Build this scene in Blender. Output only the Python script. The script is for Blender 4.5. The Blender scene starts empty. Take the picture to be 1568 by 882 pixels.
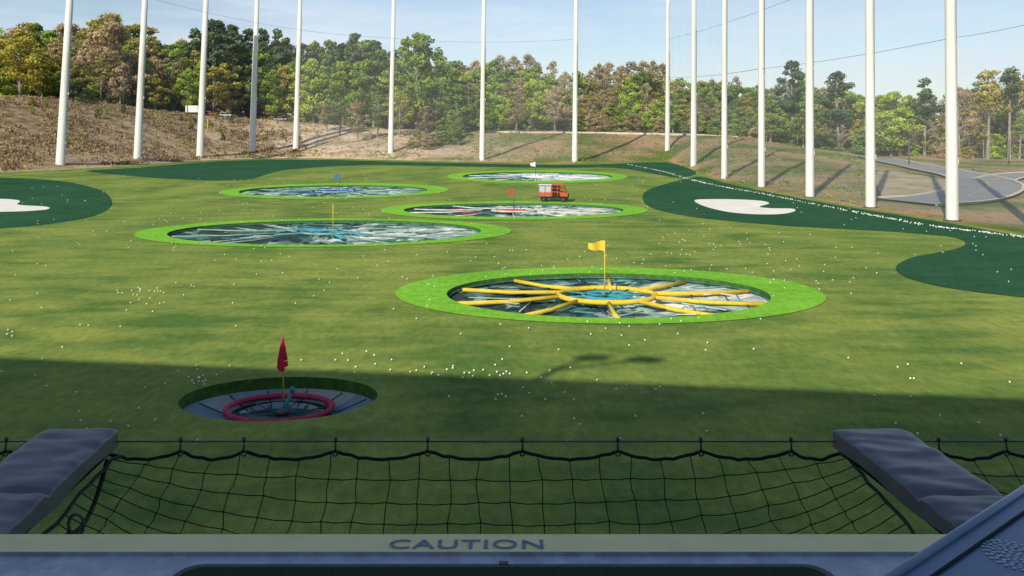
import bpy, math, random
import numpy as np
from mathutils import Vector, Matrix, noise
from mathutils.geometry import tessellate_polygon
random.seed(7); np.random.seed(7)
F=1220.0; H=8.5; HY=197.0
SX,SY=0.45,0.893
def gp(bx,by,z=0.0):
    D=F*(H-z)/(by-HY); return ((bx-784)/F*D, D)
scene=bpy.context.scene
# ------------------------------------------------------------ materials
MATS={}
def mat(name,c1,c2=None,scale=3.0,rough=0.8,detail=4.0,bump=0.0,bscale=30.0,lo=0.35,hi=0.65,stretch=(1,1,1),metal=0.0,spec=0.3,generated=False,c3=None,s3=40):
    if name in MATS: return MATS[name]
    m=bpy.data.materials.new(name); m.use_nodes=True; nt=m.node_tree; N=nt.nodes; L=nt.links
    b=N['Principled BSDF']; b.inputs['Roughness'].default_value=rough; b.inputs['Metallic'].default_value=metal
    b.inputs['Specular IOR Level'].default_value=spec
    if c2 is None: c2=tuple(x*0.8 for x in c1)
    tc=N.new('ShaderNodeTexCoord'); mp=N.new('ShaderNodeMapping'); mp.inputs['Scale'].default_value=stretch
    L.new(tc.outputs['Object'],mp.inputs['Vector'])
    nz=N.new('ShaderNodeTexNoise'); nz.inputs['Scale'].default_value=scale; nz.inputs['Detail'].default_value=detail
    L.new(mp.outputs['Vector'],nz.inputs['Vector'])
    cr=N.new('ShaderNodeValToRGB'); cr.color_ramp.elements[0].position=lo; cr.color_ramp.elements[1].position=hi
    cr.color_ramp.elements[0].color=(*c1,1); cr.color_ramp.elements[1].color=(*c2,1)
    L.new(nz.outputs['Fac'],cr.inputs['Fac']); out=cr.outputs['Color']
    if c3 is not None:
        n3=N.new('ShaderNodeTexNoise'); n3.inputs['Scale'].default_value=s3; n3.inputs['Detail'].default_value=3
        L.new(tc.outputs['Object'],n3.inputs['Vector'])
        r3=N.new('ShaderNodeMapRange'); r3.inputs['From Min'].default_value=0.45; r3.inputs['From Max'].default_value=0.65
        L.new(n3.outputs['Fac'],r3.inputs['Value'])
        mx=N.new('ShaderNodeMix'); mx.data_type='RGBA'; L.new(r3.outputs['Result'],mx.inputs['Factor'])
        L.new(out,mx.inputs[6]); mx.inputs[7].default_value=(*c3,1); out=mx.outputs[2]
    L.new(out,b.inputs['Base Color'])
    if bump>0:
        nb=N.new('ShaderNodeTexNoise'); nb.inputs['Scale'].default_value=bscale; nb.inputs['Detail'].default_value=5
        L.new(tc.outputs['Object'],nb.inputs['Vector'])
        bp=N.new('ShaderNodeBump'); bp.inputs['Strength'].default_value=bump; L.new(nb.outputs['Fac'],bp.inputs['Height']); L.new(bp.outputs['Normal'],b.inputs['Normal'])
    MATS[name]=m; return m
def turf_mat(name,a,b_,c,gr=0.25):
    m=bpy.data.materials.new(name); m.use_nodes=True; nt=m.node_tree; N=nt.nodes; L=nt.links
    b=N['Principled BSDF']; b.inputs['Roughness'].default_value=0.9; b.inputs['Specular IOR Level'].default_value=0.1
    tc=N.new('ShaderNodeTexCoord')
    def nz(scale,st,det,rot=0.0):
        mp=N.new('ShaderNodeMapping'); mp.inputs['Scale'].default_value=st; mp.inputs['Rotation'].default_value=(0,0,rot); L.new(tc.outputs['Object'],mp.inputs['Vector'])
        n=N.new('ShaderNodeTexNoise'); n.inputs['Scale'].default_value=scale; n.inputs['Detail'].default_value=det; n.inputs['Roughness'].default_value=.6; L.new(mp.outputs['Vector'],n.inputs['Vector']); return n
    n1=nz(0.13,(1,0.45,1),7,0.6); n2=nz(0.55,(0.35,1,1),8,-0.12); n3=nz(22,(1,1,1),4); n4=nz(0.045,(1,1,1),5); n5=nz(3.2,(1,.5,1),6,.3)
    ad=N.new('ShaderNodeMath'); ad.operation='ADD'; L.new(n1.outputs['Fac'],ad.inputs[0]); L.new(n2.outputs['Fac'],ad.inputs[1])
    mr=N.new('ShaderNodeMapRange'); mr.inputs['From Min'].default_value=0.82; mr.inputs['From Max'].default_value=1.13; L.new(ad.outputs[0],mr.inputs['Value'])
    mx=N.new('ShaderNodeMix'); mx.data_type='RGBA'; mx.inputs[6].default_value=(*a,1); mx.inputs[7].default_value=(*b_,1); L.new(mr.outputs['Result'],mx.inputs['Factor'])
    mr4=N.new('ShaderNodeMapRange'); mr4.inputs['From Min'].default_value=0.42; mr4.inputs['From Max'].default_value=0.62; mr4.inputs['To Max'].default_value=0.5; L.new(n4.outputs['Fac'],mr4.inputs['Value'])
    m4=N.new('ShaderNodeMix'); m4.data_type='RGBA'; m4.inputs[7].default_value=(*c,1); L.new(mr4.outputs['Result'],m4.inputs['Factor']); L.new(mx.outputs[2],m4.inputs[6])
    mr3=N.new('ShaderNodeMapRange'); mr3.inputs['From Min'].default_value=0.3; mr3.inputs['From Max'].default_value=0.7; mr3.inputs['To Min'].default_value=1-gr; mr3.inputs['To Max'].default_value=1+gr; L.new(n3.outputs['Fac'],mr3.inputs['Value'])
    mr5=N.new('ShaderNodeMapRange'); mr5.inputs['From Min'].default_value=0.3; mr5.inputs['From Max'].default_value=0.7; mr5.inputs['To Min'].default_value=.80; mr5.inputs['To Max'].default_value=1.2; L.new(n5.outputs['Fac'],mr5.inputs['Value'])
    mm=N.new('ShaderNodeMath'); mm.operation='MULTIPLY'; L.new(mr3.outputs['Result'],mm.inputs[0]); L.new(mr5.outputs['Result'],mm.inputs[1])
    vm=N.new('ShaderNodeVectorMath'); vm.operation='SCALE'; L.new(m4.outputs[2],vm.inputs[0]); L.new(mm.outputs[0],vm.inputs['Scale'])
    L.new(vm.outputs[0],b.inputs['Base Color'])
    bp=N.new('ShaderNodeBump'); bp.inputs['Strength'].default_value=0.5; bp.inputs['Distance'].default_value=0.03; L.new(n3.outputs['Fac'],bp.inputs['Height']); L.new(bp.outputs['Normal'],b.inputs['Normal'])
    return m
M_turf=turf_mat('turf_light',(0.088,0.172,0.034),(0.262,0.312,0.064),(0.155,0.235,0.045),.3)
M_dark=turf_mat('turf_dark',(0.014,0.072,0.030),(0.028,0.105,0.042),(0.020,0.085,0.035))
M_lime=turf_mat('turf_lime',(0.16,0.42,0.030),(0.23,0.52,0.045),(0.19,0.47,0.035),0.15)
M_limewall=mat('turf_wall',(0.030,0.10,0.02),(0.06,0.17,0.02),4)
M_sand=mat('bunker_sand',(0.86,0.83,0.75),(0.76,0.73,0.64),0.6)
M_pole=mat('pole_paint',(0.70,0.69,0.63),(0.60,0.59,0.54),0.8,0.5,stretch=(1,1,0.15))
M_metal=mat('dark_metal',(0.08,0.08,0.09),(0.12,0.12,0.13),5,0.5)
M_white=mat('white_paint',(0.78,0.78,0.76),(0.66,0.67,0.66),6)
M_ball=mat('ball_white',(0.85,0.85,0.83),(0.8,0.8,0.78),6,0.4)
M_red=mat('red_paint',(0.85,0.03,0.08),(0.75,0.02,0.06),5)
M_redring=mat('red_foam',(0.62,0.06,0.13),(0.48,0.04,0.09),3)
M_yel=mat('yellow_paint',(0.75,0.55,0.06),(0.62,0.44,0.04),3)
M_cyan=mat('cyan_paint',(0.04,0.34,0.42),(0.06,0.25,0.32),3)
M_blue=mat('blue_paint',(0.04,0.14,0.38),(0.05,0.19,0.40),3)
M_teal=mat('teal_net',(0.03,0.10,0.08),(0.07,0.18,0.15),1.5,lo=.4,hi=.6)
M_tealL=mat('teal_light',(0.18,0.31,0.26),(0.30,0.42,0.36),1.5)
M_dnet=mat('dark_net',(0.015,0.03,0.025),(0.035,0.062,0.05),2)
M_pan=mat('white_net_panel',(0.66,0.67,0.60),(0.38,0.43,0.38),1.2)
M_panB=mat('blue_panel',(0.16,0.25,0.29),(0.24,0.34,0.37),1.2)
M_panD=mat('pale_panel',(0.40,0.42,0.40),(0.30,0.34,0.33),1.2)
M_black=mat('black_rubber',(0.012,0.012,0.013),(0.02,0.02,0.02),20,0.7)
M_glass=mat('dark_glass',(0.02,0.025,0.03),None,2,0.1)
# ------------------------------------------------------------ mesh builder
class B:
    def __init__(s): s.v=[]; s.f=[]; s.m=[]; s.mats=[]; s.sm=[]
    def mi(s,m):
        if m not in s.mats: s.mats.append(m)
        return s.mats.index(m)
    def poly(s,pts,m,smooth=False):
        i=len(s.v); s.v+= [tuple(p) for p in pts]; s.f.append(tuple(range(i,i+len(pts)))); s.m.append(s.mi(m)); s.sm.append(smooth)
    def tube(s,pts,r,m,n=6,closed=False,cap=True):
        pts=[Vector(p) for p in pts]; k=len(pts); rr=r if isinstance(r,(list,tuple)) else [r]*k
        base=len(s.v)
        for i,p in enumerate(pts):
            if closed: d=pts[(i+1)%k]-pts[i-1]
            else: d=pts[min(i+1,k-1)]-pts[max(i-1,0)]
            if d.length<1e-9: d=Vector((0,0,1))
            d.normalize(); up=Vector((0,0,1)) if abs(d.z)<0.9 else Vector((0,1,0))
            a=d.cross(up).normalized(); b=d.cross(a)
            for j in range(n):
                t=2*math.pi*j/n; s.v.append(tuple(p+(a*math.cos(t)+b*math.sin(t))*rr[i]))
        mi=s.mi(m)
        for i in range(k if closed else k-1):
            i2=(i+1)%k
            for j in range(n):
                s.f.append((base+i*n+j,base+i*n+(j+1)%n,base+i2*n+(j+1)%n,base+i2*n+j)); s.m.append(mi); s.sm.append(True)
        if cap and not closed:
            s.f.append(tuple(base+j for j in range(n))[::-1]); s.m.append(mi); s.sm.append(False)
            s.f.append(tuple(base+(k-1)*n+j for j in range(n))); s.m.append(mi); s.sm.append(False)
    def box(s,c,d,m,rot=0.0):
        cx,cy,cz=c; x,y,z=d[0]/2,d[1]/2,d[2]/2; b=len(s.v); co,si=math.cos(rot),math.sin(rot)
        for q in [(-x,-y,-z),(x,-y,-z),(x,y,-z),(-x,y,-z),(-x,-y,z),(x,-y,z),(x,y,z),(-x,y,z)]:
            s.v.append((cx+q[0]*co-q[1]*si,cy+q[0]*si+q[1]*co,cz+q[2]))
        mi=s.mi(m)
        for f in [(0,3,2,1),(4,5,6,7),(0,1,5,4),(1,2,6,5),(2,3,7,6),(3,0,4,7)]:
            s.f.append(tuple(b+i for i in f)); s.m.append(mi); s.sm.append(False)
    def prism(s,loop,z0,z1,m,mtop=None):
        n=len(loop); lo=[(p[0],p[1],z0) for p in loop]; hi=[(p[0],p[1],z1) for p in loop]
        s.poly(hi,mtop or m); s.poly(lo[::-1],m)
        for i in range(n): j=(i+1)%n; s.poly([lo[i],lo[j],hi[j],hi[i]],m)
    def ball(s,c,r,m,seg=10,rings=6):
        if not isinstance(r,(tuple,list)): r=(r,r,r)
        b=len(s.v); mi=s.mi(m)
        for i in range(rings+1):
            a=math.pi*i/rings
            for j in range(seg):
                t=2*math.pi*j/seg; s.v.append((c[0]+r[0]*math.sin(a)*math.cos(t),c[1]+r[1]*math.sin(a)*math.sin(t),c[2]+r[2]*math.cos(a)))
        for i in range(rings):
            for j in range(seg):
                s.f.append((b+i*seg+j,b+(i+1)*seg+j,b+(i+1)*seg+(j+1)%seg,b+i*seg+(j+1)%seg)); s.m.append(mi); s.sm.append(True)
    def done(s,name,parent=None,loc=None,bevel=0.0):
        me=bpy.data.meshes.new(name); me.from_pydata(s.v,[],s.f)
        for m in s.mats: me.materials.append(m)
        me.polygons.foreach_set('material_index',s.m); me.polygons.foreach_set('use_smooth',s.sm); me.update()
        o=bpy.data.objects.new(name,me); scene.collection.objects.link(o)
        if parent: o.parent=parent
        if loc: o.location=loc
        if bevel>0:
            mod=o.modifiers.new('bevel','BEVEL'); mod.width=bevel; mod.segments=3; mod.limit_method='ANGLE'
        return o
def empty(name,loc=(0,0,0)):
    e=bpy.data.objects.new(name,None); scene.collection.objects.link(e); e.location=loc; e.empty_display_size=0.2; return e
# ------------------------------------------------------------ terrain
front=[(-160,268),(0,264),(92,260),(210,253),(306,246),(386,243),(453,242),(530,243),(598,245),(738,248),(880,250),(960,247),(1022,246),(1062,260),(1109,277),(1166,289),(1240,304),(1333,320),(1458,340),(1568,358)]
ctrl=[(-135,-60),(-128,60)]+[gp(*p) for p in front]+[(43,40),(44,0),(50,-60)]
dens=[]
allc=ctrl+[(0,-60)]
for i in range(len(allc)):
    a=allc[i]; b=allc[(i+1)%len(allc)]
    for k in range(8): t=k/8; dens.append((a[0]+(b[0]-a[0])*t,a[1]+(b[1]-a[1])*t))
TH=np.array([math.atan2(p[0],p[1]) for p in dens]); RR=np.array([math.hypot(*p) for p in dens])
o=np.argsort(TH); TH=TH[o]; RR=RR[o]
crest=[(-400,215,150),(0,215,145),(100,235,151),(200,250,163),(300,268,176),(400,282,183),(500,285,190),(600,275,199),(750,262,200),(900,262,201),(1062,250,205),(1120,235,210),(1200,225,219),(1260,215,230),(1333,205,240),(1458,200,246),(1568,200,247),(1900,200,248)]
CT=np.array([math.atan2(c[0]-784,F) for c in crest]); CD=np.array([c[1]*math.hypot(1,(c[0]-784)/F) for c in crest]); CZ=np.array([H-(c[2]-HY)*c[1]/F for c in crest])
CT=np.concatenate([[-3.15,-1.6],CT,[1.6,3.15]]); CD=np.concatenate([[200,200],CD,[200,200]]); CZ=np.concatenate([[0.1,10],CZ,[0.1,0.1]])
def tz(x,y):
    th=math.atan2(x,y); r=math.hypot(x,y); R=float(np.interp(th,TH,RR,period=2*math.pi))
    if r<=R: return 0.0
    Rc=max(float(np.interp(th,CT,CD)),R+20); zc=float(np.interp(th,CT,CZ))
    s=(r-R)/(Rc-R); c=min(s,1.0); pr=0.6*c+0.4*(3*c*c-2*c*c*c)
    z=zc*pr
    if s>1: z+=min((r-Rc)*0.012,6)
    z+=min(s*3,1)*min(1,.15+zc/8)*0.45*noise.noise(Vector((x*0.06,y*0.06,0)))
    return z
def hit(bx,by):
    for i in range(900):
        D=45+i*0.5; x=(bx-784)/F*D
        if H-(by-HY)/F*D<=tz(x,D): return (x,D,tz(x,D))
    return (x,D,tz(x,D))
NT=900
ths=[-math.pi+2*math.pi*i/NT for i in range(NT)]
ring=[(math.sin(t)*float(np.interp(t,TH,RR,period=2*math.pi)),math.cos(t)*float(np.interp(t,TH,RR,period=2*math.pi))) for t in ths]
def ell(x0,x1,y0,y1):
    cx=(x0+x1)/2; a=gp(cx,y0)[1]; b=gp(cx,y1)[1]; cy=(a+b)/2
    D=(a*b)**0.5; rx=(x1-x0)/2/F*D
    return ((cx-784)/F*cy,cy,rx,(a-b)/2)
def eloop(e,n=72,s=1.0): return [(e[0]+e[2]*s*math.cos(2*math.pi*i/n),e[1]+e[3]*s*math.sin(2*math.pi*i/n)) for i in range(n)]
T=[dict(i=ell(278,578,577,645),o=None,kind='red'),
   dict(i=ell(682,1177,420,489),o=ell(602,1260,410,497),kind='yellow'),
   dict(i=ell(262,738,338,376),o=ell(213,786,335,379),kind='teal'),
   dict(i=ell(618,955,312,333),o=ell(583,992,308,337),kind='orange'),
   dict(i=ell(370,655,284,302),o=ell(343,688,280.5,305),kind='blue'),
   dict(i=ell(708,937,263.5,277.5),o=ell(684,960,260.5,281),kind='white')]
loops=[[Vector((p[0],p[1],0)) for p in ring]]+[[Vector((p[0],p[1],0)) for p in eloop(t['i'])] for t in T]
tri=tessellate_polygon(loops)
vs=[v for l in loops for v in l]
b=B(); b.v=[tuple(v) for v in vs]; b.mi(M_turf)
for t in tri:
    a,c,d=[vs[k] for k in t]
    if (c-a).cross(d-a).z<0: t=t[::-1]
    b.f.append(tuple(t)); b.m.append(0); b.sm.append(False)
b.done('turf_ground')
def ter_mat():
    m=bpy.data.materials.new('dry_bank'); m.use_nodes=True; nt=m.node_tree; N=nt.nodes; L=nt.links
    b=N['Principled BSDF']; b.inputs['Roughness'].default_value=0.95; b.inputs['Specular IOR Level'].default_value=0.1
    tc=N.new('ShaderNodeTexCoord')
    def nz(s,d,st=(1,1,1)):
        mp=N.new('ShaderNodeMapping'); mp.inputs['Scale'].default_value=st; L.new(tc.outputs['Object'],mp.inputs['Vector'])
        n=N.new('ShaderNodeTexNoise'); n.inputs['Scale'].default_value=s; n.inputs['Detail'].default_value=d; L.new(mp.outputs['Vector'],n.inputs['Vector']); return n.outputs['Fac']
    def mix(f,a,bb,lo,hi):
        r=N.new('ShaderNodeMapRange'); r.inputs['From Min'].default_value=lo; r.inputs['From Max'].default_value=hi; L.new(f,r.inputs['Value'])
        x=N.new('ShaderNodeMix'); x.data_type='RGBA'; L.new(r.outputs['Result'],x.inputs['Factor'])
        for s,v in ((6,a),(7,bb)):
            if isinstance(v,tuple): x.inputs[s].default_value=(*v,1)
            else: L.new(v,x.inputs[s])
        return x.outputs[2]
    sp=N.new('ShaderNodeSeparateXYZ'); L.new(tc.outputs['Object'],sp.inputs[0])
    c=mix(nz(0.35,8),(0.20,0.14,0.075),(0.40,0.29,0.18),0.4,0.62)
    sandy=mix(nz(0.12,7),(0.34,0.27,0.15),(0.66,0.50,0.36),0.34,0.54)
    c=mix(sp.outputs['X'],c,sandy,-112,-74)
    g=mix(nz(0.06,7),(0.125,0.175,0.035),(0.42,0.28,0.15),0.42,0.60)
    c=mix(sp.outputs['X'],c,g,-38,8)
    c=mix(nz(1.3,5),(0.12,0.095,0.05),c,0.30,0.47)
    L.new(c,b.inputs['Base Color']); return m
M_bank=ter_mat()
b=B(); b.mi(M_bank)
ss=[i/26 for i in range(27)]+[1.1]
ext=[40,100,250,700,3000]
for t in ths:
    R=float(np.interp(t,TH,RR,period=2*math.pi)); Rc=max(float(np.interp(t,CT,CD)),R+20)
    for q in [R+(Rc-R)*s for s in ss]+[Rc*1.1+e for e in ext]:
        x,y=math.sin(t)*q,math.cos(t)*q; b.v.append((x,y,tz(x,y) if q>R+1e-6 else 0.0))
K=len(ss)+len(ext)
for i in range(NT):
    j=(i+1)%NT
    for k in range(K-1):
        b.f.append((i*K+k,j*K+k,j*K+k+1,i*K+k+1)[::-1]); b.m.append(0); b.sm.append(True)
bo=b.done('hillside_terrain')
# ------------------------------------------------------------ dark turf patches & bunkers
def smooth(pts,n=6,closed=True):
    out=[]; k=len(pts)
    for i in range(k if closed else k-1):
        p0,p1,p2,p3=[pts[(i+d)%k] if closed else pts[min(max(i+d,0),k-1)] for d in (-1,0,1,2)]
        for j in range(n):
            t=j/n
            out.append(tuple(0.5*((2*p1[c])+(-p0[c]+p2[c])*t+(2*p0[c]-5*p1[c]+4*p2[c]-p3[c])*t*t+(-p0[c]+3*p1[c]-3*p2[c]+p3[c])*t**3) for c in range(2)))
    if not closed: out.append(pts[-1])
    return out
def patch(name,pts,z,m,n=6):
    w=[gp(*p) for p in pts]; w=smooth(w,n) if n>1 else w
    me=bpy.data.meshes.new(name); tr=tessellate_polygon([[Vector((p[0],p[1],0)) for p in w]])
    fs=[]
    for t in tr:
        a,c,d=[Vector((w[k][0],w[k][1],0)) for k in t]
        fs.append(tuple(t) if (c-a).cross(d-a).z>0 else tuple(t)[::-1])
    me.from_pydata([(p[0],p[1],z) for p in w],[],fs); me.materials.append(m)
    ob=bpy.data.objects.new(name,me); scene.collection.objects.link(ob); return ob
patch('dark_turf_patch',[(-200,270),(0,272),(90,277),(150,290),(171,307),(160,324),(110,338),(0,350),(-200,358)],0.02,M_dark)
patch('dark_turf_patch',[(130,262),(260,274),(370,276),(412,266),(450,259),(560,253),(700,255),(840,257),(940,257),(1000,266),(1040,272),(1066,263),(1020,249),(960,250),(880,252.5),(738,250.5),(598,247.5),(530,245.5),(453,244.5),(386,245.5),(306,249),(210,257)],0.02,M_dark,3)
patch('dark_turf_patch',[(1075,271),(1045,275),(995,290),(984,303),(995,317),(1040,329),(1110,338),(1220,347),(1350,354),(1450,362),(1478,372),(1462,382),(1400,394),(1372,409),(1388,425),(1450,441),(1568,456),(1800,480),(1800,400),(1568,363),(1458,343),(1333,323),(1240,307),(1166,292),(1109,280)],0.03,M_dark,4)
patch('sand_bunker',[(1064,307),(1090,305.5),(1130,306),(1165,308),(1178,312),(1163,317),(1180,319.5),(1212,320),(1217,324),(1195,328.5),(1150,328.5),(1108,324),(1075,315)],0.05,M_sand,5)
patch('sand_bunker',[(-90,305),(0,305),(30,308),(28,314),(70,317),(73,321),(40,324),(0,325),(-90,327)],0.05,M_sand,5)
# ------------------------------------------------------------ targets
def flag(bld,x,y,z0,z1,w,h,m,direction=-1,droop=0.0,pr=0.03,pm=None):
    bld.tube([(x,y,z0),(x,y,z1)],pr,pm or M_metal,6)
    n=8; top=[];bot=[]
    for i in range(n+1):
        t=i/n; wx=x+direction*w*t; wy=y+0.08*w*math.sin(t*6); dz=-droop*t
        top.append((wx,wy,z1-0.02+dz-0.05*t*h+.05*h*math.sin(t*7))); bot.append((wx,wy,z1-h+dz*0.4+ (h*0.30*t)+.05*h*math.sin(t*7)))
    for i in range(n): bld.poly([top[i],top[i+1],bot[i+1],bot[i]],m,True)
pal={'yellow':(M_yel,M_cyan,[M_dnet,M_teal,M_tealL,M_pan]),'teal':(M_tealL,M_cyan,[M_dnet,M_teal,M_tealL,M_pan]),'orange':(M_pan,M_redring,[M_dnet,M_teal,M_tealL,M_pan]),'blue':(M_tealL,M_blue,[M_dnet,M_teal,M_tealL,M_pan]),'white':(M_white,M_white,[M_teal,M_tealL,M_pan,M_pan]),'red':(M_redring,M_cyan,[M_panB,M_pan,M_pan,M_panB])}
for t in T:
    e=t['i']; cx,cy,rx,ry=e; kind=t['kind']; root=empty('golf_target',(0,0,0)); C1,C2,PM=pal[kind]
    dist=cy
    depth={'red':0.42,'yellow':0.30,'teal':.24}.get(kind,0.2)
    b=B(); n=72; inn=eloop(e,n)
    if t['o']:
        out=eloop(t['o'],n)
        for i in range(n):
            j=(i+1)%n
            b.poly([(*inn[i],0.06),(*out[i],0.035),(*out[j],0.035),(*inn[j],0.06)],M_lime,True)
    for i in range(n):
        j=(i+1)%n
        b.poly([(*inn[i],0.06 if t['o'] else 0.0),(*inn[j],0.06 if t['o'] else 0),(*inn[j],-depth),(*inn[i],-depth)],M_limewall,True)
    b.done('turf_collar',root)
    b=B(); NA=80; NR=12
    rnd=random.Random({'red':1,'yellow':2,'teal':3,'orange':4,'blue':5,'white':6}[kind])
    zz=[[0]*NA for _ in range(NR+1)]
    slope={'red':0.75,'yellow':0.25}.get(kind,0.1)
    for r in range(NR+1):
        for a in range(NA):
            s=1-r/NR; zz[r][a]=-depth+0.02-slope*(1-s)**(1.2 if kind!='red' else .8)+ (rnd.uniform(-1,1)*(0.02 if kind=='red' else 0.07)*(dist/40 if dist<80 else 1.6) if 0<r else 0) - (0.10 if a%8==3 and kind!='red' else 0)
            zz[r][a]=min(zz[r][a],-0.05)
    def P(r,a): s=1-r/NR; ang=2*math.pi*(a%NA)/NA; return (cx+rx*s*math.cos(ang),cy+ry*s*math.sin(ang),zz[r][a%NA])
    for r in range(NR):
        for a in range(NA):
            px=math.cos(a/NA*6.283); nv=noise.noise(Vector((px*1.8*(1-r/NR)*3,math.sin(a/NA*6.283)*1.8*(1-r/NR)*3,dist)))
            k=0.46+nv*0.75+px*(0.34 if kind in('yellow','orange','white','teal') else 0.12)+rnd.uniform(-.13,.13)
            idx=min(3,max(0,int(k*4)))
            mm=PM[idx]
            if kind=='red':
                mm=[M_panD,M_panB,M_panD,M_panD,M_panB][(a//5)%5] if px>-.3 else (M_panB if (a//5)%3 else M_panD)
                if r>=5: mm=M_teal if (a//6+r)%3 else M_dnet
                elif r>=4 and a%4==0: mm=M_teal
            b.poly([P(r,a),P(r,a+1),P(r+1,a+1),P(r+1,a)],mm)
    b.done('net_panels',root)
    b=B()
    tr={'red':0.05,'yellow':0.12,'teal':0.10}.get(kind,0.13)
    zt=-depth*0.35
    if kind!='red':
        for s in range(10):
            a0=2*math.pi*(s+0.35)/10+rnd.uniform(-.06,.06); i0=0.30
            p0=(cx+rx*i0*math.cos(a0),cy+ry*i0*math.sin(a0),zt+0.05); p1=(cx+rx*0.97*math.cos(a0+0.06),cy+ry*0.97*math.sin(a0+0.06),zt-0.05)
            pm_=((p0[0]+p1[0])/2,(p0[1]+p1[1])/2,zt-.08)
            b.tube([p0,pm_,p1],tr*(.9 if kind=='yellow' else .5),C1,8)
        for s in range(44):
            a0=rnd.uniform(0,6.28); r0=rnd.uniform(.3,.95); a1=a0+rnd.uniform(-.5,.5); r1=rnd.uniform(.45,.97)
            b.tube([(cx+rx*r0*math.cos(a0),cy+ry*r0*math.sin(a0),zt-.12),(cx+rx*r1*math.cos(a1),cy+ry*r1*math.sin(a1),zt-.1)],tr*0.28,rnd.choice([M_tealL,M_pan,M_dnet,M_cyan if kind!='white' else M_white,M_redring if kind=='orange' else M_teal]),5)
        cs={'teal':.16,'blue':.2,'yellow':.30,'orange':.2,'white':.2}[kind]
        b.tube([(cx+rx*cs*math.cos(2*math.pi*i/40),cy+ry*cs*1.1*math.sin(2*math.pi*i/40),zt+0.05) for i in range(40)],tr*(1.1 if kind=='yellow' else .7),C1,8,closed=True)
        b.tube([(cx+rx*cs*.5*math.cos(2*math.pi*i/40),cy+ry*cs*.55*math.sin(2*math.pi*i/40),zt+0.02) for i in range(40)],tr*.7,C2,8,closed=True)
        for s in range(8):
            a0=2*math.pi*s/8+.2; b.tube([(cx,cy,zt),(cx+rx*cs*math.cos(a0),cy+ry*cs*1.1*math.sin(a0),zt+.02)],tr*.4,C2,6)
        if kind in('teal','blue'):
            for s in range(7):
                a0=rnd.uniform(0,6.28); b.tube([(cx+.2,cy,zt+.1),(cx+rx*.33*math.cos(a0),cy+ry*.5*math.sin(a0),zt)],.08,M_cyan if kind=='teal' else M_blue,6)
        b.tube([(cx+rx*.99*math.cos(2*math.pi*i/60),cy+ry*.985*math.sin(2*math.pi*i/60),-depth*0.6) for i in range(60)],tr*.5,M_teal,6,closed=True)
    else:
        c2=gp(428,627,-0.55); R2=80/F*c2[1]; ry2=R2*0.72
        b.tube([(c2[0]+R2*math.cos(2*math.pi*i/40),c2[1]+ry2*math.sin(2*math.pi*i/40),-0.5) for i in range(40)],0.085,M_redring,10,closed=True)
        b.tube([(c2[0]+R2*.90*math.cos(2*math.pi*i/40),c2[1]+ry2*.90*math.sin(2*math.pi*i/40),-0.68) for i in range(40)],0.05,M_black,8,closed=True)
        for s in range(6):
            a0=s*1.047+.3; b.tube([(c2[0]+.1,c2[1],-0.75),(c2[0]+R2*math.cos(a0),c2[1]+ry2*math.sin(a0),-0.55)],0.022,M_metal,6)
        b.ball((c2[0]+.1,c2[1],-.62),(0.2,.2,.12),M_metal)
        b.tube([(c2[0]+.1,c2[1],-.62),(c2[0]+.3,c2[1]+.4,-.1)],0.055,M_cyan,8); b.ball((c2[0]+.3,c2[1]+.4,-.06),(.09,.09,.13),M_cyan)
        for s in range(14):
            a0=s*2*math.pi/14+.1; b.tube([(cx+rx*.97*math.cos(a0),cy+ry*.97*math.sin(a0),-.42),(cx+rx*.6*math.cos(a0),cy+ry*.6*math.sin(a0),-.74)],0.015,M_dnet,5)
    b.done('frame_tubes',root)
    b=B()
    if kind=='red': 
        fx,fy=c2[0]+0.12,c2[1]; top=H-(517-HY)/F*fy
        b.tube([(fx,fy,-.6),(fx,fy,top)],0.022,M_yel,6)
        prof=[(0.02,0.02),(-.2,0.08),(-.45,0.14),(-.75,.20),(-.97,.21),(-1.08,.10)]
        for i in range(len(prof)-1):
            z0,w0=prof[i]; z1,w1=prof[i+1]
            b.poly([(fx-w0*.9,fy-.05,top+z0),(fx+w0*.1,fy-.09,top+z0),(fx+w1*.1,fy-.09,top+z1),(fx-w1*.9,fy-.05,top+z1)],M_red,True)
            b.poly([(fx+w0*.1,fy-.09,top+z0),(fx+w0*.8,fy-.04,top+z0+.02),(fx+w1*.8,fy-.04,top+z1+.1*(i/4)),(fx+w1*.1,fy-.09,top+z1)],M_red,True)
    else:
        fpx={'yellow':(926,368,0.85,0.58,M_yel),'teal':(510,312,.7,.5,M_cyan),'orange':(787,290,.6,.45,M_red),'blue':(519,266,.7,.8,M_blue),'white':(820,248,.9,.9,M_white)}[kind]
        fx=(fpx[0]-784)/F*cy; top=H-(fpx[1]-HY)/F*cy
        if kind=='teal': b.tube([(fx,cy,-.2),(fx,cy,top)],0.03,M_yel,6)
        else: flag(b,fx,cy,-.2,top,fpx[2],fpx[3],fpx[4],-1,0.1,0.03 if cy<60 else .04,M_yel if kind=='yellow' else M_metal)
    b.done('flag',root)
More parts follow.
